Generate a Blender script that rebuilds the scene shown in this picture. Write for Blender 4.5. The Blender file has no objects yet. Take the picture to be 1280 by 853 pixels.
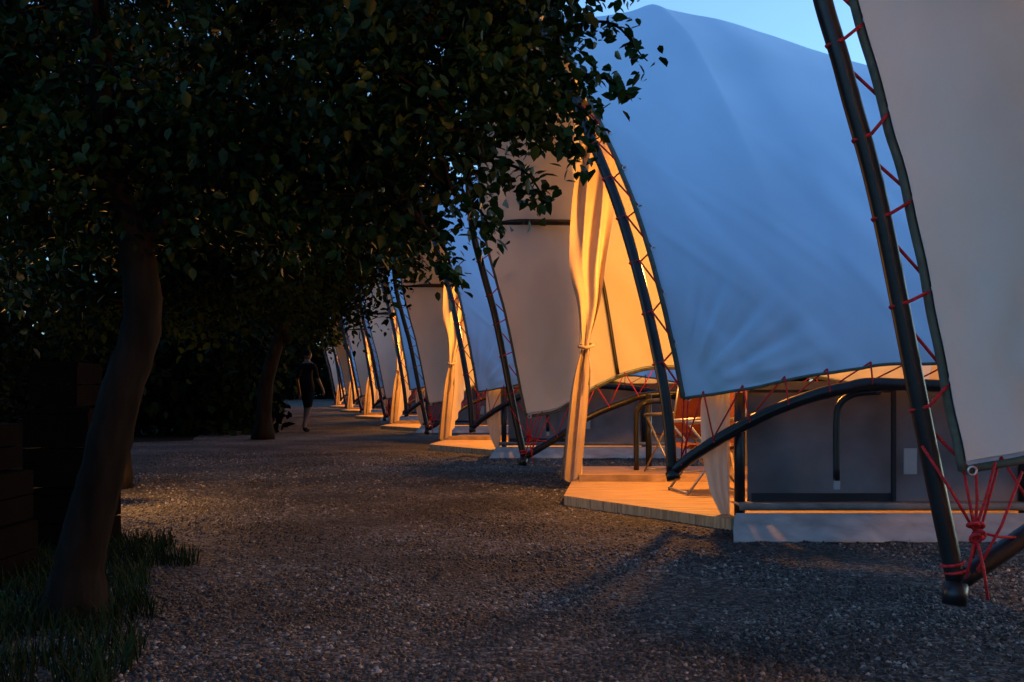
import bpy, math, random
import numpy as np
from mathutils import Vector, noise
random.seed(7); rng=np.random.default_rng(7)
scene=bpy.context.scene
col=scene.collection

# ---------------------------------------------------------------- materials
def mat(name, base, rough=0.8, metal=0.0, noise_scale=None, var=0.25, bump=0.0, bump_scale=40, transl=0.0, stretch=(1,1,1), spec=0.3):
    m=bpy.data.materials.new(name); m.use_nodes=True
    nt=m.node_tree; N=nt.nodes; L=nt.links
    b=N["Principled BSDF"]; b.inputs["Roughness"].default_value=rough; b.inputs["Metallic"].default_value=metal
    b.inputs["Specular IOR Level"].default_value=spec
    tc=N.new("ShaderNodeTexCoord"); mp=N.new("ShaderNodeMapping"); mp.inputs["Scale"].default_value=stretch
    L.new(tc.outputs["Object"],mp.inputs["Vector"])
    nz=N.new("ShaderNodeTexNoise"); nz.inputs["Scale"].default_value=noise_scale or 3.0; nz.inputs["Detail"].default_value=3
    L.new(mp.outputs[0],nz.inputs["Vector"])
    cr=N.new("ShaderNodeValToRGB"); cr.color_ramp.elements[0].position=.3; cr.color_ramp.elements[1].position=.7
    cr.color_ramp.elements[0].color=tuple(c*(1-var) for c in base)+(1,)
    cr.color_ramp.elements[1].color=tuple(min(1,c*(1+var)) for c in base)+(1,)
    L.new(nz.outputs["Fac"],cr.inputs[0]); L.new(cr.outputs[0],b.inputs["Base Color"])
    if bump:
        n2=N.new("ShaderNodeTexNoise"); n2.inputs["Scale"].default_value=bump_scale; n2.inputs["Detail"].default_value=2
        L.new(mp.outputs[0],n2.inputs["Vector"])
        bp=N.new("ShaderNodeBump"); bp.inputs["Strength"].default_value=bump; bp.inputs["Distance"].default_value=.02
        L.new(n2.outputs["Fac"],bp.inputs["Height"]); L.new(bp.outputs[0],b.inputs["Normal"])
    if transl:
        t=N.new("ShaderNodeBsdfTranslucent"); L.new(cr.outputs[0],t.inputs[0])
        mx=N.new("ShaderNodeMixShader"); mx.inputs[0].default_value=transl
        L.new(b.outputs[0],mx.inputs[1]); L.new(t.outputs[0],mx.inputs[2])
        L.new(mx.outputs[0],N["Material Output"].inputs[0])
    return m
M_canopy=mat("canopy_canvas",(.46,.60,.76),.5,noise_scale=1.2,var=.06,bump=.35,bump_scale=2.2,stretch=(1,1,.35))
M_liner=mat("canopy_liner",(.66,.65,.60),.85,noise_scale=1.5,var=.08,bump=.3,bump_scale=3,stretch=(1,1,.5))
M_curt=mat("curtain_cloth",(.33,.25,.18),.9,noise_scale=4,var=.12,bump=.1,bump_scale=60,transl=.12)
M_part=mat("inner_cloth",(.60,.50,.38),.9,noise_scale=3,var=.08,transl=.06)
M_frame=mat("black_steel",(.012,.012,.014),.38,.3,noise_scale=9,var=.3,bump=.05,spec=.5)
M_rope=mat("red_rope",(.50,.018,.022),.7,noise_scale=60,var=.3,bump=.3,bump_scale=200)
M_hem=mat("hem_webbing",(.09,.10,.075),.8,noise_scale=20,var=.2,bump=.2,bump_scale=120)
M_ring=mat("eyelet_metal",(.6,.6,.6),.3,.9)
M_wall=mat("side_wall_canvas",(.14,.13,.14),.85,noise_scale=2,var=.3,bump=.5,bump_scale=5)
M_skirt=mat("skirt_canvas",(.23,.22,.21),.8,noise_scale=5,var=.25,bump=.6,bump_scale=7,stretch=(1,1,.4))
M_rail=mat("rail_grey",(.12,.11,.10),.6,noise_scale=8,var=.3)
M_dark=mat("dark_band",(.015,.015,.018),.7)
M_wood=mat("deck_wood",(.32,.21,.11),.6,noise_scale=4,var=.4,bump=.2,bump_scale=20,stretch=(1,12,1))
M_white=mat("white_plastic",(.30,.30,.30),.5,var=.05)
M_redcl=mat("chair_cloth",(.08,.015,.009),.85,noise_scale=12,var=.2)
M_alu=mat("aluminium",(.28,.28,.28),.4,.8)
M_bark=mat("bark",(.0065,.005,.004),.95,noise_scale=10,var=.6,bump=1.0,bump_scale=14,stretch=(1,1,.25),spec=.05)
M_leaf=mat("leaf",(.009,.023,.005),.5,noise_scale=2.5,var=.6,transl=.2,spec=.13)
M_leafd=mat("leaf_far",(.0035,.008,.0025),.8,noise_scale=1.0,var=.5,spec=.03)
M_grass=mat("grass_blade",(.006,.015,.004),.8,noise_scale=3,var=.4,spec=.08)
M_crate=mat("crate_dark",(.0022,.0018,.0015),.9,noise_scale=4,var=.4,bump=.4,bump_scale=15,spec=.02)
M_skin=mat("skin",(.10,.055,.035),.6,var=.05)
M_cloth=mat("dark_clothes",(.005,.005,.007),.9,var=.3,spec=.05)
M_hair=mat("hair",(.005,.004,.004),.8,var=.3,spec=.05)
M_bulb=bpy.data.materials.new("bulb_glow"); M_bulb.use_nodes=True
b=M_bulb.node_tree.nodes["Principled BSDF"]; b.inputs["Emission Color"].default_value=(1,.55,.2,1); b.inputs["Emission Strength"].default_value=12

def patch(N,L,tc,src,dst,lo,hi):
    nz=N.new("ShaderNodeTexNoise"); nz.inputs["Scale"].default_value=.9; nz.inputs["Detail"].default_value=5; L.new(tc.outputs["Object"],nz.inputs["Vector"])
    mr=N.new("ShaderNodeMapRange"); mr.inputs[1].default_value=.38; mr.inputs[2].default_value=.62; mr.inputs[3].default_value=lo; mr.inputs[4].default_value=hi
    L.new(nz.outputs["Fac"],mr.inputs[0])
    mx=N.new("ShaderNodeMix"); mx.data_type='RGBA'; mx.blend_type='MULTIPLY'; mx.inputs[0].default_value=1
    L.new(src,mx.inputs[6]); L.new(mr.outputs[0],mx.inputs[7]); L.new(mx.outputs[2],dst)
def gravel_mat():
    m=bpy.data.materials.new("gravel"); m.use_nodes=True; nt=m.node_tree;N=nt.nodes;L=nt.links;b=N["Principled BSDF"]
    b.inputs["Roughness"].default_value=.8; b.inputs["Specular IOR Level"].default_value=.2
    tc=N.new("ShaderNodeTexCoord")
    v=N.new("ShaderNodeTexVoronoi"); v.inputs["Scale"].default_value=46; L.new(tc.outputs["Object"],v.inputs["Vector"])
    cr=N.new("ShaderNodeValToRGB"); cr.color_ramp.elements[0].color=(.006,.006,.006,1); cr.color_ramp.elements[1].color=(.12,.115,.11,1)
    e=cr.color_ramp.elements.new(.55); e.color=(.030,.029,.028,1)
    sp=N.new("ShaderNodeSeparateColor"); L.new(v.outputs["Color"],sp.inputs[0]); L.new(sp.outputs[0],cr.inputs[0])
    patch(N,L,tc,cr.outputs[0],b.inputs["Base Color"],.5,1.35)
    bp=N.new("ShaderNodeBump"); bp.inputs["Strength"].default_value=.9; bp.inputs["Distance"].default_value=.03; bp.invert=True
    L.new(v.outputs["Distance"],bp.inputs["Height"]); L.new(bp.outputs[0],b.inputs["Normal"])
    return m
M_gravel=gravel_mat()
def stone_mat():
    m=bpy.data.materials.new("stones"); m.use_nodes=True; nt=m.node_tree;N=nt.nodes;L=nt.links;b=N["Principled BSDF"]
    b.inputs["Roughness"].default_value=.6; b.inputs["Specular IOR Level"].default_value=.25
    g=N.new("ShaderNodeNewGeometry"); cr=N.new("ShaderNodeValToRGB")
    cr.color_ramp.elements[0].color=(.006,.006,.006,1); cr.color_ramp.elements[1].color=(.21,.20,.19,1)
    e=cr.color_ramp.elements.new(.55); e.color=(.026,.025,.024,1); e=cr.color_ramp.elements.new(.9); e.color=(.078,.074,.068,1)
    L.new(g.outputs["Random Per Island"],cr.inputs[0])
    tc=N.new("ShaderNodeTexCoord"); patch(N,L,tc,cr.outputs[0],b.inputs["Base Color"],.5,1.35)
    return m
M_stone=stone_mat()
M_soil=mat("soil",(.005,.005,.004),.95,noise_scale=1.5,var=.5,bump=.8,bump_scale=12,spec=.04)

# ---------------------------------------------------------------- helpers
class MB:
    def __init__(s): s.v=[]; s.f=[]
    def add(s,vs,fs):
        o=len(s.v); s.v+= [tuple(p) for p in vs]; s.f+=[tuple(i+o for i in f) for f in fs]
    def tube(s,pts,rad,sides=10,cap=True):
        pts=[Vector(p) for p in pts]; n=len(pts)
        if not hasattr(rad,'__len__'): rad=[rad]*n
        vs=[];fs=[]; T=(pts[1]-pts[0]).normalized()
        up=Vector((0,0,1)) if abs(T.z)<.9 else Vector((1,0,0))
        A=T.cross(up).normalized()
        for i,p in enumerate(pts):
            T=(pts[min(i+1,n-1)]-pts[max(i-1,0)])
            if T.length<1e-9: T=Vector((0,0,1))
            T.normalize(); A=(A-T*A.dot(T)).normalized(); B=T.cross(A)
            for k in range(sides):
                a=2*math.pi*k/sides; vs.append(p+(A*math.cos(a)+B*math.sin(a))*rad[i])
        for i in range(n-1):
            for k in range(sides):
                k2=(k+1)%sides; fs.append((i*sides+k,i*sides+k2,(i+1)*sides+k2,(i+1)*sides+k))
        if cap: fs.append(tuple(range(sides))[::-1]); fs.append(tuple((n-1)*sides+k for k in range(sides)))
        s.add(vs,fs)
    def box(s,a,b,off=(0,0,0)):
        x0,y0,z0=a;x1,y1,z1=b
        s.add([(x0,y0,z0),(x1,y0,z0),(x1,y1,z0),(x0,y1,z0),(x0,y0,z1),(x1,y0,z1),(x1,y1,z1),(x0,y1,z1)],
              [(0,3,2,1),(4,5,6,7),(0,1,5,4),(1,2,6,5),(2,3,7,6),(3,0,4,7)])
    def grid(s,rows):
        n=len(rows);m=len(rows[0]); s.add([p for r in rows for p in r],[(i*m+j,i*m+j+1,(i+1)*m+j+1,(i+1)*m+j) for i in range(n-1) for j in range(m-1)])
    def ring(s,c,r,t,nrm=(0,1,0)):
        nrm=Vector(nrm).normalized(); a=nrm.orthogonal().normalized(); b2=nrm.cross(a); c=Vector(c)
        s.tube([c+(a*math.cos(k*math.pi/6)+b2*math.sin(k*math.pi/6))*r for k in range(13)],t,6,False)
    def mesh(s,name,m,smooth=True):
        me=bpy.data.meshes.new(name); me.from_pydata(s.v,[],s.f); me.update()
        if m: me.materials.append(m)
        if smooth: me.polygons.foreach_set("use_smooth",[True]*len(me.polygons))
        return me
def obj(name,me,parent=None,loc=(0,0,0)):
    o=bpy.data.objects.new(name,me); col.objects.link(o); o.location=loc
    if parent: o.parent=parent
    return o
def empty(name,loc=(0,0,0)):
    e=bpy.data.objects.new(name,None); col.objects.link(e); e.location=loc; e.empty_display_size=.3; return e
def crom(P,n):
    P=[Vector(p) for p in P]; Q=[P[0]*2-P[1]]+P+[P[-1]*2-P[-2]]; out=[]
    for i in range(1,len(Q)-2):
        for k in range(n):
            t=k/n; a,b_,c,d=Q[i-1],Q[i],Q[i+1],Q[i+2]
            out.append(.5*((2*b_)+(c-a)*t+(2*a-5*b_+4*c-d)*t*t+(3*b_-a-3*c+d)*t**3))
    out.append(P[-1]); return out
def resample(pts,n):
    L=[0]
    for i in range(1,len(pts)): L.append(L[-1]+(pts[i]-pts[i-1]).length)
    out=[];j=0
    for k in range(n):
        s=L[-1]*k/(n-1)
        while j<len(L)-2 and L[j+1]<s: j+=1
        t=(s-L[j])/max(1e-9,L[j+1]-L[j]); out.append(pts[j].lerp(pts[j+1],min(1,t)))
    return out
def at(pts,t):
    x=max(0,min(1,t))*(len(pts)-1); i=min(int(x),len(pts)-2); return pts[i].lerp(pts[i+1],x-i)

# ---------------------------------------------------------------- TENT prototype (world coordinates of the 2nd tent)
arch_c=[(1.139,8.1,.385),(1.116,8.1,.727),(1.063,8.13,1.097),(.934,8.3,1.77),(.786,8.6,2.403),(.598,8.95,2.995),(.397,9.4,3.60),
 (.223,9.85,4.13),(.02,10.5,4.60),(-.222,11.3,4.68),(-.409,12.1,4.28),(-.491,12.7,3.608),(-.457,13,2.847),(-.329,13,2.298),(-.183,13,1.75),(0,13,.835),(.137,13,.177)]
arch=resample(crom(arch_c,12),240)
nearbeam=resample(crom([(1.139,8.1,.385),(1.35,8.0,.56),(1.711,7.85,.785),(2.017,7.75,.918),(2.27,7.7,.984),(2.545,7.7,1.01),(3.6,7.7,.93),(4.9,7.8,.6)],10),80)
farbeam=resample(crom([(.137,13,.177),(.55,13.1,.42),(.88,13.2,.63),(1.3,13.2,.805),(1.7,13.15,.9),(3.2,13.1,.95),(4.9,13,.6)],10),80)
i0=next(i for i,p in enumerate(arch) if p.z>.87); i1=max(i for i,p in enumerate(arch) if p.z>.62)
NT,NW=260,170
front=resample([p+Vector((.13,0,0)) for p in arch[i0:i1+1]],NT)
Nb=resample(crom([tuple(front[0]),(1.63,7.9,.975),(1.975,7.8,1.055),(2.34,7.75,1.11),(2.65,7.7,1.146),(3.7,7.7,1.1),(5.0,7.8,.8)],12),NW)
Fb=resample(crom([tuple(front[-1]),(.55,13.1,.72),(.93,13.2,.95),(1.4,13.2,1.15),(1.9,13.15,1.2),(3.4,13.1,1.1),(4.9,13,.8)],12),NW)
N0,F0=front[0],front[-1]; H0=max(p.z for p in front)
base=[];
for p in front:
    a=(p.y-N0.y)/(F0.y-N0.y); bz=N0.z+(F0.z-N0.z)*a
    base.append((a,(p.z-bz),p.x-(N0.x+(F0.x-N0.x)*a)))
G=np.zeros((NW,NT,3))
for j in range(NW):
    w=j/(NW-1)
    n_,f_=Nb[j],Fb[j]; Hs=(H0-1.45*w**.8-.75)/(H0-.75)
    X0=w*4.7
    for i,(a,b_,l) in enumerate(base):
        arc=math.sin(math.pi*i/(NT-1))
        sag=1-.022*math.sin(math.pi*min(1,max(0,(X0-1.1)/3.6)))*arc-.02*math.sin(math.pi*min(1,X0/1.1))*arc
        Y=n_.y+(f_.y-n_.y)*(.5+(a-.5)*(1-(1-sag)*1.2)); Z=n_.z+(f_.z-n_.z)*a+b_*Hs*sag
        X=n_.x+(f_.x-n_.x)*a+l*(1-w)**1.3
        G[j,i]=(X,Y,Z)
dw=np.gradient(G,axis=0); dt=np.gradient(G,axis=1); Nn=np.cross(dt,dw); Nn/=np.linalg.norm(Nn,axis=2,keepdims=True)+1e-9
cen=np.array([2.4,10.6,1.5])
if ((G-cen)*Nn).sum(axis=2).mean()<0: Nn=-Nn
c1=np.array(front[0]); c2=np.array(front[-1])
for j in range(NW):
    w=j/(NW-1)*4.7; we=min(1,.15+w/.6)
    for i in range(NT):
        p=G[j,i]; d=0
        for c,am in ((c1,.032),(c2,.018)):
            r=np.linalg.norm(p-c)
            if r<2.6:
                th=math.atan2(p[2]-c[2],p[0]-c[0]); pk=math.exp(-((r-.50)/.42)**2)*min(1,r*2)
                s1=math.sin(17*th+1.5*r+1.3*noise.noise(Vector((th*3,r*1.5,0)))); d+=am*pk*((abs(s1)**.6*(1 if s1>0 else -1)*.5)+.35*math.sin(37*th+2))*min(1,w/.25)
        d+=.035*we*(noise.noise(Vector((p[0]*.8,p[1]*.8,p[2]*.6))))
        q=(p[0]*.75+p[2]*.55); s_=(p[2]*.8-p[0]*.6)
        mid=math.exp(-max(0,p[2]-2.2)/.8)*min(1,w/.3)
        d+=.045*max(0,noise.noise(Vector((q*5.0,s_*.6,p[1]*.3)))-.05)*mid
        d+=.036*max(0,noise.noise(Vector(((p[2]+p[0]*.9)*7.5,(p[0]-p[2]*.6)*.7,9)))-.1)*math.exp(-((w-.7)/.7)**2)*math.exp(-((p[2]-1.8)/.9)**2)
        d+=.012*noise.noise(Vector((p[0]*4.2,p[2]*.5,3)))*min(1,max(0,p[2]-2.3))*we
        d+=.005*noise.noise(Vector((p[0]*3+5,p[1]*3,p[2]*1.4)))
        d+=.004*math.sin(2*math.pi*i/(NT-1)*27)*math.exp(-w/.2)
        edge=min(i,NT-1-i)/(NT-1)
        d+=.010*math.sin(w*2*math.pi/.34)*math.exp(-edge/.04)
        hi=min(1,max(0,(p[2]-2.2)/1.2))
        d+=.050*math.exp(-abs(w-1.15)/.14)*hi*(1 if i<NT*.45 else .3)
        G[j,i]=p+Nn[j,i]*d
def gridmesh(name,A,m):
    nj,ni,_=A.shape; b_=MB(); 
    b_.v=[tuple(x) for x in A.reshape(-1,3)]
    b_.f=[(j*ni+i,j*ni+i+1,(j+1)*ni+i+1,(j+1)*ni+i) for j in range(nj-1) for i in range(ni-1)]
    return b_.mesh(name,m)
parts=[]
parts.append(("canopy",gridmesh("canopy",G,M_canopy)))
parts.append(("canopy_liner",gridmesh("canopy_liner",(G-Nn*.03)[::2,::2],M_liner)))
h=MB(); E=[Vector(G[0,i]) for i in range(NT)]; h.tube([p+Vector((-.005,0,0)) for p in E],.019,8)
h.tube([Vector(G[j,0]) for j in range(NW)],.012,6); h.tube([Vector(G[j,-1]) for j in range(NW)],.019,6)
parts.append(("canopy_hem",h.mesh("hem",M_hem)))
f=MB(); f.tube(arch,.040,12); f.tube(nearbeam,.042,12); f.tube(farbeam,.042,12)
f.tube([(.137,13,.177),(.12,12.98,.09)],.05,10); f.tube([(1.139,8.1,.385),(1.15,8.08,.33)],.05,10)
f.tube([(-.45,13,2.85),(.1,13.0,2.87),(.75,13.0,2.86)],.035,8)
f.tube([(.50,9.15,3.30),(.87,10.2,3.34)],.05,8)
f.tube([Vector(G[j,int(np.argmax(G[j,:,2]))])-Vector((0,0,.10)) for j in range(0,NW,6)],.035,8)
back=[Vector(G[-1,i])+Vector((.03,0,-.03)) for i in range(0,NT,3)]; f.tube(back,.035,8)
JR=int(1.15/4.7*(NW-1)); rib=[Vector(G[JR,i]-Nn[JR,i]*.08) for i in range(0,NT,3)]; f.tube(rib,.022,8)
f.tube([(1.60,8.0,.03),(1.60,8.0,.95)],.038,10)
f.tube([(3.6,8.0,.03),(3.6,8.0,1.0)],.038,10)
f.tube([(1.55,12.9,.03),(1.55,12.9,.9)],.035,10); f.tube([(2.35,12.95,.03),(2.35,12.95,.9)],.035,10)
f.tube(crom([(2.22,7.78,.35),(2.22,7.78,.75),(2.24,7.78,.87),(2.33,7.76,.94),(2.5,7.72,.96)],5),.024,8)
f.tube(crom([(1.345,12.3,.08),(1.345,12.3,.62),(1.37,12.3,.75),(1.47,12.3,.82),(1.66,12.5,.83)],5),.03,8)
parts.append(("steel_frame",f.mesh("frame",M_frame)))
r=MB(); e=MB()
n=27; pts=[]; sub=arch[i0:i1+1]
for k in range(n*2+1):
    t=k/(n*2); jit=random.uniform(-.004,.004)
    if k%2==0: 
        q=at(E,min(1,t)); pts+= [q+Vector((.03,0,0))]; e.ring(q+Vector((.03,-.012,0)),.018,.005)
    else:
        t2=t+(.008 if t>.5 else -.008)*-1
        q=at(sub,t2+jit); pts+=[q+Vector((.02,-.045,.02)),q+Vector((-.047,-.01,0)),q+Vector((.0,.045,-.02))]
for a,b_ in zip(pts[:-1],pts[1:]): r.tube([a,b_],.0075,6)
def lace(beam,edge,nn,tb0,tb1):
    P=[]
    for k in range(nn+1):
        t=k/nn
        if k%2: P.append(at(edge,t)+Vector((0,0,.03)))
        else: q=at(beam,tb0+(tb1-tb0)*t); P+=[q+Vector((0,-.045,.01)),q+Vector((0,0,-.046)),q+Vector((0,.045,.01))]
    for a,b_ in zip(P[:-1],P[1:]): r.tube([a,b_],.006,6)
lace(nearbeam,[Vector(G[j,0]) for j in range(NW)],27,.02,.98)
lace(farbeam,[Vector(G[j,-1]) for j in range(NW)],27,.02,.98)
cf=Vector(G[0,-1]); ft=Vector((.137,13,.177))
kn=Vector((.19,12.94,.40))
for a,b_ in [(cf,kn),(cf+Vector((.05,0,.02)),kn),(kn,ft+Vector((.02,-.05,.03))),(kn,ft+Vector((.10,-.04,.06))),(kn,Vector((.42,13.05,.36))),(kn,Vector((.30,13.0,.68))),(kn,Vector((-.02,12.96,.75))),(Vector((.42,13.02,.64)),Vector((.2,12.94,.24))),(kn,Vector((.24,12.93,.12)))]:
    mid=(a+b_)/2+Vector((random.uniform(-.01,.01),-.01,random.uniform(-.02,0))); r.tube([a,mid,b_],.0065,6)
for k in range(5): r.ring(kn+Vector((random.uniform(-.02,.02),random.uniform(-.02,.01),random.uniform(-.035,.035))),.022,.008,(random.random(),random.random(),random.random()+.4))
for k in range(2): r.ring(ft+Vector((-.015*k,0,.05+.03*k)),.045,.007,(-.2,0,1))
cn=Vector(G[0,0]); nf=Vector((1.139,8.1,.385))
for o_ in (0,.03): r.tube([cn+Vector((o_,0,0)),nf+Vector((.06+o_,-.04,.08))],.006,6)
parts.append(("red_lacing",r.mesh("lacing",M_rope))); parts.append(("eyelets",e.mesh("eyelets",M_ring)))
prof=[(3.85,.76,.88),(3.55,.745,.90),(2.93,.60,.99),(2.165,.56,.90),(1.78,.63,.85),(1.40,.665,.745),(1.33,.66,.75),(1.015,.57,.75),(.556,.51,.70),(.09,.46,.645)]
pc=crom([(a,b_,c) for a,b_,c in prof],8); rows=[]
for q in pc:
    z,x0,x1=q; wd=x1-x0; row=[]
    for k in range(61):
        u=k/60; am=.030 if wd>.2 else .03
        row.append((x0+wd*u+.010*math.sin(u*14+z*2),10.88+am*math.sin(u*2*math.pi*2.3+1.8*math.sin(z*1.1))+.02*math.sin(u*19+z*1.7),z+.02*math.sin(u*9)))
    rows.append(row)
c=MB(); c.grid(rows); c.tube(crom([(.64,10.85,1.37),(.70,10.80,1.36),(.77,10.85,1.38),(.75,10.93,1.40),(.66,10.93,1.38),(.64,10.85,1.37)],5),.018,6)
c.tube([(.72,10.81,1.36),(.745,10.80,1.15),(.73,10.80,1.0)],.008,6)
parts.append(("door_curtain",c.mesh("curtain",M_curt)))
p=MB(); rows=[]
for k in range(25):
    u=k/24; y=11.0+2.05*u; top=float(np.interp(y,[11,11.6,12.2,12.7,12.95,13.05],[4.25,4.2,3.85,3.25,2.7,2.2])); x=.66+.16*u+.02*math.sin(u*30)
    bot=float(np.interp(y,[11,12.2,13.05],[.1,.5,.85]))
    rows.append([(x,y,bot +(top-bot)*m_/8) for m_ in range(9)])
p.grid(rows)
p.grid([[(4.72,7.95+5*k/20+0,.05+(m_/8)*float(np.interp(k,[0,3,10,17,20],[.9,2.2,2.95,2.2,.9]))) for m_ in range(9)] for k in range(21)])
rows=[]
for m_ in range(15):
    u=m_/14; wd=float(np.interp(u,[0,.2,.5,.8,1],[.05,.14,.20,.21,.20])); rows.append([(1.55-wd*(1-k/9), 8.08+.02*math.sin(k*2.2+u*2), .05+.92*u) for k in range(10)])
p.grid(rows)
parts.append(("inner_cloth",p.mesh("innercloth",M_part)))
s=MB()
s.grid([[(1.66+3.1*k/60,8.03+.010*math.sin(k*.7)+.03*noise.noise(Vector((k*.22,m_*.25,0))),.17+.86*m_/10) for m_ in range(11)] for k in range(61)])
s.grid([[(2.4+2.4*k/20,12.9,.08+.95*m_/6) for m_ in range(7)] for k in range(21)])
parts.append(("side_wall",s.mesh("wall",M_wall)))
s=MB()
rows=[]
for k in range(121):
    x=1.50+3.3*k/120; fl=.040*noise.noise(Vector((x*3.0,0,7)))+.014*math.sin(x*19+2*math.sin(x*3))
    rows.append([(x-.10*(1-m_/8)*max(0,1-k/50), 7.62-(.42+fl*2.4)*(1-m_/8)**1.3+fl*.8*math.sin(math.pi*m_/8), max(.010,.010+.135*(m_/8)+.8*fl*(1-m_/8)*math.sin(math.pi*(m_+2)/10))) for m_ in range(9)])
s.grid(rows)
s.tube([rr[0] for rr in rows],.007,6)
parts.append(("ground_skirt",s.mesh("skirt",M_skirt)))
s=MB(); s.tube([(1.53,7.64,.185),(4.8,7.64,.185)],.026,10)
s.grid([[(1.53+3.27*k/20,7.66+.36*m_/2,.185) for m_ in range(3)] for k in range(21)])
parts.append(("base_rail",s.mesh("rail",M_rail)))
s=MB(); s.box((1.68,7.965,.19),(2.68,7.985,.245)); s.box((2.66,7.95,.19),(2.685,7.99,1.0)); s.box((1.66,7.965,.95),(2.66,7.985,.97))
parts.append(("wall_trim",s.mesh("trim",M_dark,False)))
s=MB(); s.box((2.74,7.95,.38),(2.83,7.965,.56)); s.box((2.2,7.765,.29),(2.24,7.795,.36)); parts.append(("white_tag",s.mesh("tag",M_white,False)))
d=MB(); nb=34
for k in range(nb):
    y0=7.8+5.1*k/nb; y1=7.8+5.1*(k+1)/nb-.006
    def xl(y): return float(np.interp(y,[7.8,9.45,10.9,12.9],[1.5,.43,.575,.75]))
    a,b_=xl(y0),xl(y1)
    d.add([(a,y0,.0),(4.8,y0,.0),(4.8,y1,.0),(b_,y1,.0),(a,y0,.085),(4.8,y0,.085),(4.8,y1,.085),(b_,y1,.085)],[(4,5,6,7),(0,1,5,4),(1,2,6,5),(2,3,7,6),(3,0,4,7)])
d.box((.64,10.84,.087),(2.1,10.9,.15))
parts.append(("deck",d.mesh("deck",M_wood,False)))
LX,LY,LZ=1.50,9.95,2.1
bu=MB(); rows=[]
for a in range(9):
    th=math.pi*a/8; rows.append([(LX+.045*math.sin(th)*math.cos(q*math.pi/6),LY+.045*math.sin(th)*math.sin(q*math.pi/6),LZ+.13+.055*math.cos(th)) for q in range(13)])
bu.grid(rows); parts.append(("lamp_bulb",bu.mesh("bulb",M_bulb)))
bu=MB(); bu.tube([(LX,LY,LZ+.19),(LX,LY,3.6)],.006,6); bu.tube([(LX,LY,LZ+.18),(LX,LY,LZ+.25)],.02,8); parts.append(("lamp_cord",bu.mesh("cord",M_frame)))

S=8.26; STEP=Vector((-.2075*S,S,0))
def lamp(name,loc,power,parent=None,colr=(1,.385,.065),rad=.08):
    l=bpy.data.lights.new(name,'POINT'); l.energy=power; l.color=colr; l.shadow_soft_size=rad
    o=bpy.data.objects.new(name,l); col.objects.link(o); o.location=loc
    if parent: o.parent=parent
    return o
for k in range(-1,6):
    t=empty("glamping_tent",STEP*k)
    for nm,me in parts: obj(nm,me,t)
    lamp("lamp_light",(LX,LY,LZ),430,t)

# ---------------------------------------------------------------- chairs & table
def chair(loc,rot):
    ch=empty("camping_chair",loc); ch.rotation_euler=(0,0,rot)
    a=MB()
    for sx in (-.25,.25):
        a.tube([(sx,-.25,.0),(sx*.95,.22,.62)],.011,8); a.tube([(sx,.25,.0),(sx*.95,-.24,.60)],.011,8)
        a.tube([(sx*.95,.2,.42),(sx,.33,.92)],.011,8); a.tube([(sx*.95,-.26,.6),(sx*.95,.24,.63)],.018,8)
    a.tube([(-.25,-.25,.02),(.25,-.25,.02)],.009,6); a.tube([(-.25,.25,.02),(.25,.25,.02)],.009,6)
    obj("chair_frame",a.mesh("chairframe",M_alu),ch)
    b_=MB(); b_.grid([[(-.23+.46*i/8,-.22+.42*j/8,.42-.045*math.sin(math.pi*i/8)-.02*j/8) for j in range(9)] for i in range(9)])
    b_.grid([[(-.24+.48*i/8,.2+.13*j/8+.04*math.sin(math.pi*i/8),.42+.48*j/8) for j in range(9)] for i in range(9)])
    obj("chair_seat",b_.mesh("chairseat",M_redcl),ch)
chair((1.66,9.75,.087),math.radians(-80)); chair((1.75,12.0,.087),math.radians(-150))
tb=empty("camp_table",(2.4,10.9,.087)); a=MB(); a.box((-.35,-.3,.55),(.35,.3,.575)); 
for sx in (-.3,.3): a.tube([(sx,-.26,0),(sx,.26,.55)],.012,8); a.tube([(sx,.26,0),(sx,-.26,.55)],.012,8)
obj("table_body",a.mesh("table",M_wood,False),tb)

# ---------------------------------------------------------------- garden lamp (lights the path edge behind the first tree)
gl=empty("garden_lamp",(-3.40,9.7,0)); a=MB(); a.tube([(0,0,0),(0,0,.62)],.025,10); a.tube([(0,0,.80),(0,0,.83),(0,0,.86)],[.09,.10,.02],14)
for q in range(3): a.tube([(.05*math.cos(q*2.1+.5),.05*math.sin(q*2.1+.5),.62),(.05*math.cos(q*2.1+.5),.05*math.sin(q*2.1+.5),.80)],.005,6)
a.tube([(0,0,.60),(0,0,.63)],.055,14)
obj("lamp_post",a.mesh("lamppost",M_frame),gl); lamp("lamp_light",(0,0,.72),150,gl,(1,.44,.12),.03)

# ---------------------------------------------------------------- ground
g=MB(); R=400
g.add([(-R,-R,-.004),(R,-R,-.004),(R,R,-.004),(-R,R,-.004)],[(0,1,2,3)]); obj("ground",g.mesh("ground",M_soil,False))
g=MB(); rows=[]
for j in range(0,220):
    y=-6+j*.6; left=-1.55-.2075*y+.35*noise.noise(Vector((0,y*.5,0)))
    if 6<y<20: left-=(min(y,12)-6)*.18
    left=min(left,-1.9) if y<4 else left
    rows.append([(left+(9.5-.2075*y-left)*i/30,y,.006+.010*noise.noise(Vector((i*.5,y,3)))) for i in range(31)])
g.grid(rows); obj("gravel_path",g.mesh("path",M_gravel))
NS=125000
y=3.0*np.exp(rng.random(NS)*math.log(17/3.0))
x=rng.uniform(0,1,NS); left=np.where(y<5,-2.0,-1.6-.2075*y)+rng.normal(size=NS)*.12; right=np.minimum(.5*y+.1,3.4); x=left+(right-left)*x
oc=np.array([(1,0,0),(-.5,.87,0),(-.5,-.87,0),(0,0,1),(.5,.5,.6),(-.8,.1,.55),(.3,-.8,.5)],float)
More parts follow.
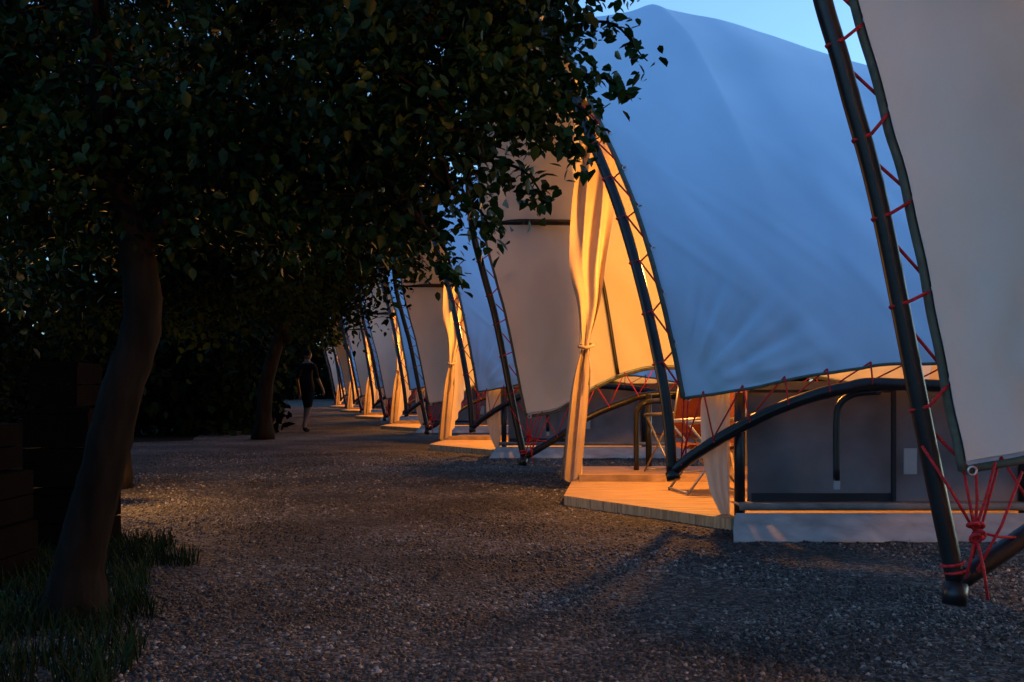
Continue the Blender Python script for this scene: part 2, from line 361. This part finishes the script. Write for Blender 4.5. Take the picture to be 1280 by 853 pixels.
fc=np.array([(0,4,6),(0,1,4),(4,1,5),(1,2,5),(5,2,6),(2,0,6),(4,5,3),(5,6,3),(6,4,3)])
sz=(.004+.010*rng.random(NS)**1.8)*(1+y*.03); ang=rng.uniform(0,6.28,NS)
V=oc[None]*(1+rng.uniform(-.3,.3,(NS,7,3))); V[:,:,2]*=rng.uniform(.5,1.0,(NS,1)); V*=sz[:,None,None]
ca,sa=np.cos(ang)[:,None],np.sin(ang)[:,None]
VX=V[:,:,0]*ca-V[:,:,1]*sa*.8; VY=V[:,:,0]*sa+V[:,:,1]*ca*.8
V=np.stack([VX+x[:,None],VY+y[:,None],V[:,:,2]+.004],2).reshape(-1,3)
F=(fc[None]+(np.arange(NS)*7)[:,None,None]).reshape(-1,3)
def npmesh(name,V,F,m,smooth=False):
    me=bpy.data.meshes.new(name); k=F.shape[1]
    me.vertices.add(len(V)); me.vertices.foreach_set("co",V.astype(np.float32).ravel())
    me.loops.add(F.size); me.loops.foreach_set("vertex_index",F.astype(np.int32).ravel())
    me.polygons.add(len(F)); me.polygons.foreach_set("loop_start",np.arange(0,F.size,k,dtype=np.int32))
    me.update(calc_edges=True); me.materials.append(m)
    if smooth: me.polygons.foreach_set("use_smooth",np.ones(len(F),bool))
    return me
obj("gravel",npmesh("gravelstones",V,F,M_stone))

# ---------------------------------------------------------------- foliage
LEAF=np.array([(0,0,0),(.28,.30,.05),(.66,.25,.03),(1,0,-.10),(.66,-.25,.03),(.28,-.30,.05)])
LF=np.array([(0,3,2,1),(0,5,4,3)])
def leaves(name,C,size,m):
    n=len(C); s=size*rng.uniform(.5,1.25,n)
    yaw=rng.uniform(0,2*math.pi,n); pit=rng.normal(-.5,.5,n); rol=rng.normal(0,.7,n)
    P=np.repeat(LEAF[None],n,0)*s[:,None,None]
    cr,sr=np.cos(rol)[:,None],np.sin(rol)[:,None]; Y=P[:,:,1]*cr-P[:,:,2]*sr; Z=P[:,:,1]*sr+P[:,:,2]*cr; X=P[:,:,0]
    cp,sp=np.cos(pit)[:,None],np.sin(pit)[:,None]; X2=X*cp-Z*sp; Z2=X*sp+Z*cp
    cy,sy=np.cos(yaw)[:,None],np.sin(yaw)[:,None]; X3=X2*cy-Y*sy; Y3=X2*sy+Y*cy
    V=(np.stack([X3,Y3,Z2],2)+C[:,None,:]).reshape(-1,3)
    F=(LF[None]+(np.arange(n)*6)[:,None,None]).reshape(-1,4)
    return npmesh(name,V,F,m)
def clumps(ells,per,cr):
    C=[];cen=[]
    for (c,rad,nc) in ells:
        d=rng.normal(size=(nc,3)); d/=np.linalg.norm(d,axis=1,keepdims=True); d*=rng.random((nc,1))**.45
        cc=np.array(c)+d*np.array(rad); cen.append(cc)
        for q in cc:
            k=int(per*rng.uniform(.5,1.5)); C.append(q+rng.normal(size=(k,3))*np.array([cr,cr,cr*.7])*rng.uniform(.6,1.2))
    return np.concatenate(C),np.concatenate(cen)
def tree(loc,trunk,trad,limbs,ells,per,cr,lsize,m,extra=None,name="tree",twigs=True):
    t=empty(name,loc); b_=MB(); L=Vector(loc)
    tp=crom([Vector(q)-L for q in trunk],8); n=len(tp)
    b_.tube([q+Vector((noise.noise(q*2)*.02,noise.noise(q*2.3)*.02,0)) for q in tp],[trad*(1-.5*i/n)*(1+.12*noise.noise(Vector((i*.6,0,3))))+trad*.5*max(0,1-i/(n*.12)) for i in range(n)],14)
    nodes=[tp[i] for i in range(n//2,n,3)]
    for lp,lr in limbs:
        q=crom([Vector(x)-L for x in lp],8); b_.tube(q,[lr*(1-.8*i/len(q)) for i in range(len(q))],8); nodes+=q[4::4]
    C,cen=clumps(ells,per,cr)
    cen=[Vector(c)-L for c in cen]
    if extra is not None: C=np.concatenate([C,extra])
    if twigs:
        for c in cen:
            nn=min(nodes,key=lambda z:(z-c).length); mid=(nn+c)/2+Vector((0,0,.06)); b_.tube([nn,mid,c],[.014,.009,.003],5,False)
    obj("trunk",b_.mesh("trunk",M_bark),t); obj("foliage",leaves("foliage",C-np.array(loc),lsize,m),t)
    return t
ex=[]; sprays=[((-.2,4.9,2.35),(.35,4.75,2.52),(.56,4.7,2.34)),((-.1,4.9,2.3),(.30,4.75,2.30),(.47,4.7,2.22)),((-.2,4.9,2.1),(.18,4.8,2.08),(.30,4.75,1.94)),
 ((-.3,4.9,2.0),(.02,4.8,1.92),(.14,4.75,1.78)),((-.4,4.9,1.9),(-.15,4.8,1.75),(-.08,4.75,1.62)),((0,4.8,2.5),(.3,4.7,2.66),(.50,4.6,2.58)),((-.5,4.9,1.8),(-.3,4.85,1.6),(-.24,4.8,1.42)),((-.1,4.9,2.2),(.22,4.8,2.2),(.38,4.8,2.08))]
for sp_ in sprays:
    q=crom(sp_,20)
    for i,pp in enumerate(q[8:]):
        for _ in range(3): ex.append(np.array(pp)+rng.normal(size=3)*.035+np.array([0,0,-.01]))
limbs=[(((-1.62,4.9,1.60),(-1.25,4.95,1.95),(-.7,5,2.2),(-.2,4.9,2.35),(.2,4.8,2.4)),.032),
 (((-1.62,4.9,1.66),(-1.4,5.2,2.3),(-1.1,5.6,3.0),(-.8,5.8,3.6)),.045),(((-1.66,4.9,1.8),(-2.2,5.2,2.3),(-2.7,5.6,2.8)),.045),
 (((-1.72,4.9,1.94),(-1.7,4.6,2.6),(-1.6,4.4,3.4)),.045)]
limbs+=[(s_,.010) for s_ in sprays]
tree((-1.86,4.8,0),[(-1.86,4.8,-.05),(-1.82,4.8,.25),(-1.76,4.8,.50),(-1.67,4.85,.94),(-1.60,4.9,1.28),(-1.64,4.9,1.66),(-1.74,4.9,1.94),(-1.8,4.9,2.8),(-1.7,5.0,3.6)],.108,limbs,
 [((-1.5,5.4,3.0),(1.9,1.5,1.25),430),((-.5,5.0,2.5),(.72,.9,.85),170),((-2.9,6.0,2.5),(1.2,1.3,1.1),170),((-.05,4.9,2.35),(.30,.5,.38),34),((-.9,5.2,2.0),(.8,.6,.45),90),((-1.7,5.0,1.95),(.8,.5,.42),75)],42,.12,.058,M_leaf,np.array(ex),"broadleaf_tree")
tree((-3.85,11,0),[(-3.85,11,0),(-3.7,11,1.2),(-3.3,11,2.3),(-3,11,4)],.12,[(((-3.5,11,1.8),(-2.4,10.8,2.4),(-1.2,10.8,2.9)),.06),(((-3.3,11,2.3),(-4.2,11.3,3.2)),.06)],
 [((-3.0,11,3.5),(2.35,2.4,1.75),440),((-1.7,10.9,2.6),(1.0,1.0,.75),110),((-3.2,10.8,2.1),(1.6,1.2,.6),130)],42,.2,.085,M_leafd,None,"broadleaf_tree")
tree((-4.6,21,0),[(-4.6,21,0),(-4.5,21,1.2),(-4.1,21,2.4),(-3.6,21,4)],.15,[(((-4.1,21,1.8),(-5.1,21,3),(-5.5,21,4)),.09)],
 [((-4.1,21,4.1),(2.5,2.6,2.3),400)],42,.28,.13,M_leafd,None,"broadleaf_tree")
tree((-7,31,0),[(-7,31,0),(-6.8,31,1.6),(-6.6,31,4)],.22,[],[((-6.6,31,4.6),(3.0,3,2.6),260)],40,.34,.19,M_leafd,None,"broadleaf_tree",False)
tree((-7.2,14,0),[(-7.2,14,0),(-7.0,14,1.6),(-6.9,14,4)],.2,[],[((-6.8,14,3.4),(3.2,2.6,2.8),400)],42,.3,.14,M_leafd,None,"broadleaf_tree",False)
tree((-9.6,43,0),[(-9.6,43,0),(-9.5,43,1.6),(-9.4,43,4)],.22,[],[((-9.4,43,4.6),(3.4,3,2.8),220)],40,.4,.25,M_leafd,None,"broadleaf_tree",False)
def mass(name,pts,n,size,h,th):
    P=[];
    for k in range(n):
        t=rng.random()*(len(pts)-1); i=int(t); a=np.array(pts[i]);b_=np.array(pts[i+1]); c=a+(b_-a)*(t-i)
        hh=h*(.75+.35*noise.noise(Vector((t*3,1,0)))+.2*noise.noise(Vector((t*11,4,0))))
        P.append((c[0]+rng.normal()*th,c[1]+rng.normal()*th,rng.random()**.9*hh))
    P=np.array(P); obj(name,leaves(name,P,size,M_leafd))
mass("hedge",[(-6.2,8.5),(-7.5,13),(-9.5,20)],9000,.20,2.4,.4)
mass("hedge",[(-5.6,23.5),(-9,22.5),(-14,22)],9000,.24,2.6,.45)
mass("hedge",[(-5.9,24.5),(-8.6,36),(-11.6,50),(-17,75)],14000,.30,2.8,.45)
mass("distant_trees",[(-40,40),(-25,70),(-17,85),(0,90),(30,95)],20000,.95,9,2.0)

# grass
def grass(name,n,region):
    V=[];F=[]
    for k in range(n):
        x,y=region(); h=random.uniform(.04,.15); a=random.uniform(0,6.28); w=.004; lx,ly=math.cos(a)*h*.5,math.sin(a)*h*.5; px,py=-math.sin(a)*w,math.cos(a)*w
        o=len(V); V+=[(x-px,y-py,-.005),(x+px,y+py,-.005),(x+lx*.4+px*.7,y+ly*.4+py*.7,h*.65),(x+lx*.4-px*.7,y+ly*.4-py*.7,h*.65),(x+lx,y+ly,h)]
        F+=[(o,o+1,o+2,o+3),(o+3,o+2,o+4)]
    me=bpy.data.meshes.new(name); me.from_pydata(V,[],F); me.materials.append(M_grass); obj(name,me)
def reg():
    while True:
        y=random.uniform(3.3,7.2); x=random.uniform(-4.5,-1.0)
        if x< -1.25-.12*(y-3.5)*1.5-.10*max(0,y-5)+.25*noise.noise(Vector((x*2,y*2,0))) and noise.noise(Vector((x*3,y*3,5)))>-.25: return x,y
grass("grass",15000,reg)

# ---------------------------------------------------------------- dark boxes stacked at the left
cs=empty("crate_stack",(-2.66,5.5,0)); a=MB()
def crate(x,y,z,w,d_,h_):
    for k in range(2):
        z0=z+h_*k/2; a.box((x,y,z0),(x+w,y+d_,z0+h_/2-.008))
    a.box((x-.012,y-.014,z+h_-.03),(x+w+.012,y-.002,z+h_-.004))
crate(-.30,0,0,.46,.5,.30); crate(-.28,.01,.305,.42,.48,.26); crate(-.32,0,.57,.40,.5,.24)
crate(-.20,1.1,0,.42,.5,.40); crate(-.18,1.1,.41,.38,.45,.46); crate(-.15,1.12,.88,.28,.4,.26)
obj("crates",a.mesh("crates",M_crate,False),cs)

# ---------------------------------------------------------------- person
def person(loc,rot):
    P=empty("person",loc); P.rotation_euler=(0,0,rot)
    J=[(0,0,.95,.13),(0,0,1.12,.115),(0,0,1.30,.135),(0,0,1.42,.10),(0,.0,1.50,.055),(0,-.01,1.56,.055),
       (.09,0,.90,.095),(.11,-.10,.50,.06),(.11,-.04,.10,.042),(.11,-.10,.03,.038),(.11,-.19,.02,.028),
       (-.09,0,.90,.095),(-.11,.08,.50,.06),(-.10,.24,.13,.042),(-.10,.20,.04,.036),(-.10,.10,.02,.028),
       (.19,0,1.39,.06),(.24,.06,1.12,.042),(.25,-.02,.88,.032),(.25,-.05,.78,.034),
       (-.19,0,1.39,.06),(-.24,-.05,1.12,.042),(-.23,-.20,.93,.032),(-.23,-.26,.85,.034)]
    Ed=[(0,1),(1,2),(2,3),(3,4),(4,5),(0,6),(6,7),(7,8),(8,9),(9,10),(0,11),(11,12),(12,13),(13,14),(14,15),(3,16),(16,17),(17,18),(18,19),(3,20),(20,21),(21,22),(22,23)]
    for base_i,s in ((19,1),(23,-1)):
        bx=J[base_i]
        for q in range(5):
            o=len(J); yy=-.03+.018*q
            J.append((bx[0]+(.0 if q else -.02*s),bx[1]+yy,bx[2]-.045-(.01 if q in(1,2,3) else 0),.010)); J.append((bx[0]-.008*s,bx[1]+yy*1.1,bx[2]-.085+(.02 if q in(0,4) else 0),.008))
            Ed+=[(base_i,o),(o,o+1)]
    me=bpy.data.meshes.new("body"); me.from_pydata([j[:3] for j in J],Ed,[]); o=obj("tmp",me)
    md=o.modifiers.new("s",'SKIN'); 
    for i,j in enumerate(J): me.skin_vertices[0].data[i].radius=(j[3],j[3])
    me.skin_vertices[0].data[0].use_root=True
    o.modifiers.new("d",'SUBSURF').levels=2
    dg=bpy.context.evaluated_depsgraph_get(); nm=bpy.data.meshes.new_from_object(o.evaluated_get(dg)); bpy.data.objects.remove(o)
    nm.materials.clear()
    for m in (M_cloth,M_skin): nm.materials.append(m)
    for pl in nm.polygons:
        c=pl.center; sk= (c.z<.52 and c.z>.09) or c.z>1.46 or (abs(c.x)>.2 and c.z<1.14); pl.material_index=1 if sk else 0; pl.use_smooth=True
    obj("body",nm,P)
    hb=MB(); rows=[]
    for a_ in range(13):
        th=math.pi*a_/12; rows.append([(.075*math.sin(th)*math.cos(q*math.pi/8),-.015+.092*math.sin(th)*math.sin(q*math.pi/8),1.635+.115*math.cos(th)) for q in range(17)])
    hb.grid(rows); hb.tube([(0,-.10,1.65),(0,-.125,1.615),(0,-.10,1.61)],[.008,.015,.01],6)
    for s in(-1,1): hb.ring((s*.077,-.01,1.63),.02,.008,(1,0,0))
    obj("head",hb.mesh("head",M_skin),P)
    hb=MB(); rows=[]
    for a_ in range(8):
        th=math.pi*a_/12; rows.append([(.084*math.sin(th)*math.cos(q*math.pi/8),.004+.10*math.sin(th)*math.sin(q*math.pi/8),1.65+.118*math.cos(th)) for q in range(17)])
    hb.grid(rows); obj("hair",hb.mesh("hair",M_hair),P)
    hb=MB()
    for s in(-1,1): hb.ring((s*.03,-.10,1.645),.007,.005,(0,1,0))
    hb.tube([(-.022,-.102,1.575),(.022,-.102,1.575)],.005,6); obj("face_features",hb.mesh("face",M_hair),P)
person((-4.35,24.2,.015),math.radians(150))

# ---------------------------------------------------------------- world, sun, camera
SE,SR=7,70
w=bpy.data.worlds.new("World"); scene.world=w; w.use_nodes=True; N=w.node_tree.nodes; L=w.node_tree.links
bg=N["Background"]; sky=N.new("ShaderNodeTexSky"); sky.sky_type='NISHITA'; sky.sun_disc=False
sky.sun_elevation=math.radians(SE); sky.sun_rotation=math.radians(SR); sky.ozone_density=4.5; sky.dust_density=1.0
hs=N.new("ShaderNodeHueSaturation"); hs.inputs["Saturation"].default_value=.80; L.new(sky.outputs[0],hs.inputs["Color"])
tn=N.new("ShaderNodeMix"); tn.data_type='RGBA'; tn.blend_type='MULTIPLY'; tn.inputs[0].default_value=1; tn.inputs[7].default_value=(.82,1.07,1.2,1)
L.new(hs.outputs[0],tn.inputs[6]); L.new(tn.outputs[2],bg.inputs[0]); bg.inputs[1].default_value=.42
sl=bpy.data.lights.new("sun",'SUN'); sl.energy=.02; sl.angle=math.radians(12); sl.color=(1,.85,.7)
so=bpy.data.objects.new("sun",sl); col.objects.link(so)
dirv=Vector((math.sin(math.radians(SR)),math.cos(math.radians(SR)),math.tan(math.radians(SE))))
so.rotation_euler=dirv.to_track_quat('Z','Y').to_euler()
cd=bpy.data.cameras.new("camera"); cam=bpy.data.objects.new("camera",cd); col.objects.link(cam)
cam.location=(0,0,1.0); cam.rotation_euler=(math.radians(90),0,0)
cd.sensor_width=36; cd.lens=40; cd.shift_y=.0434; cd.clip_start=.05; cd.clip_end=1500
scene.camera=cam
scene.view_settings.view_transform='Standard'; scene.view_settings.look='None'; scene.view_settings.exposure=0
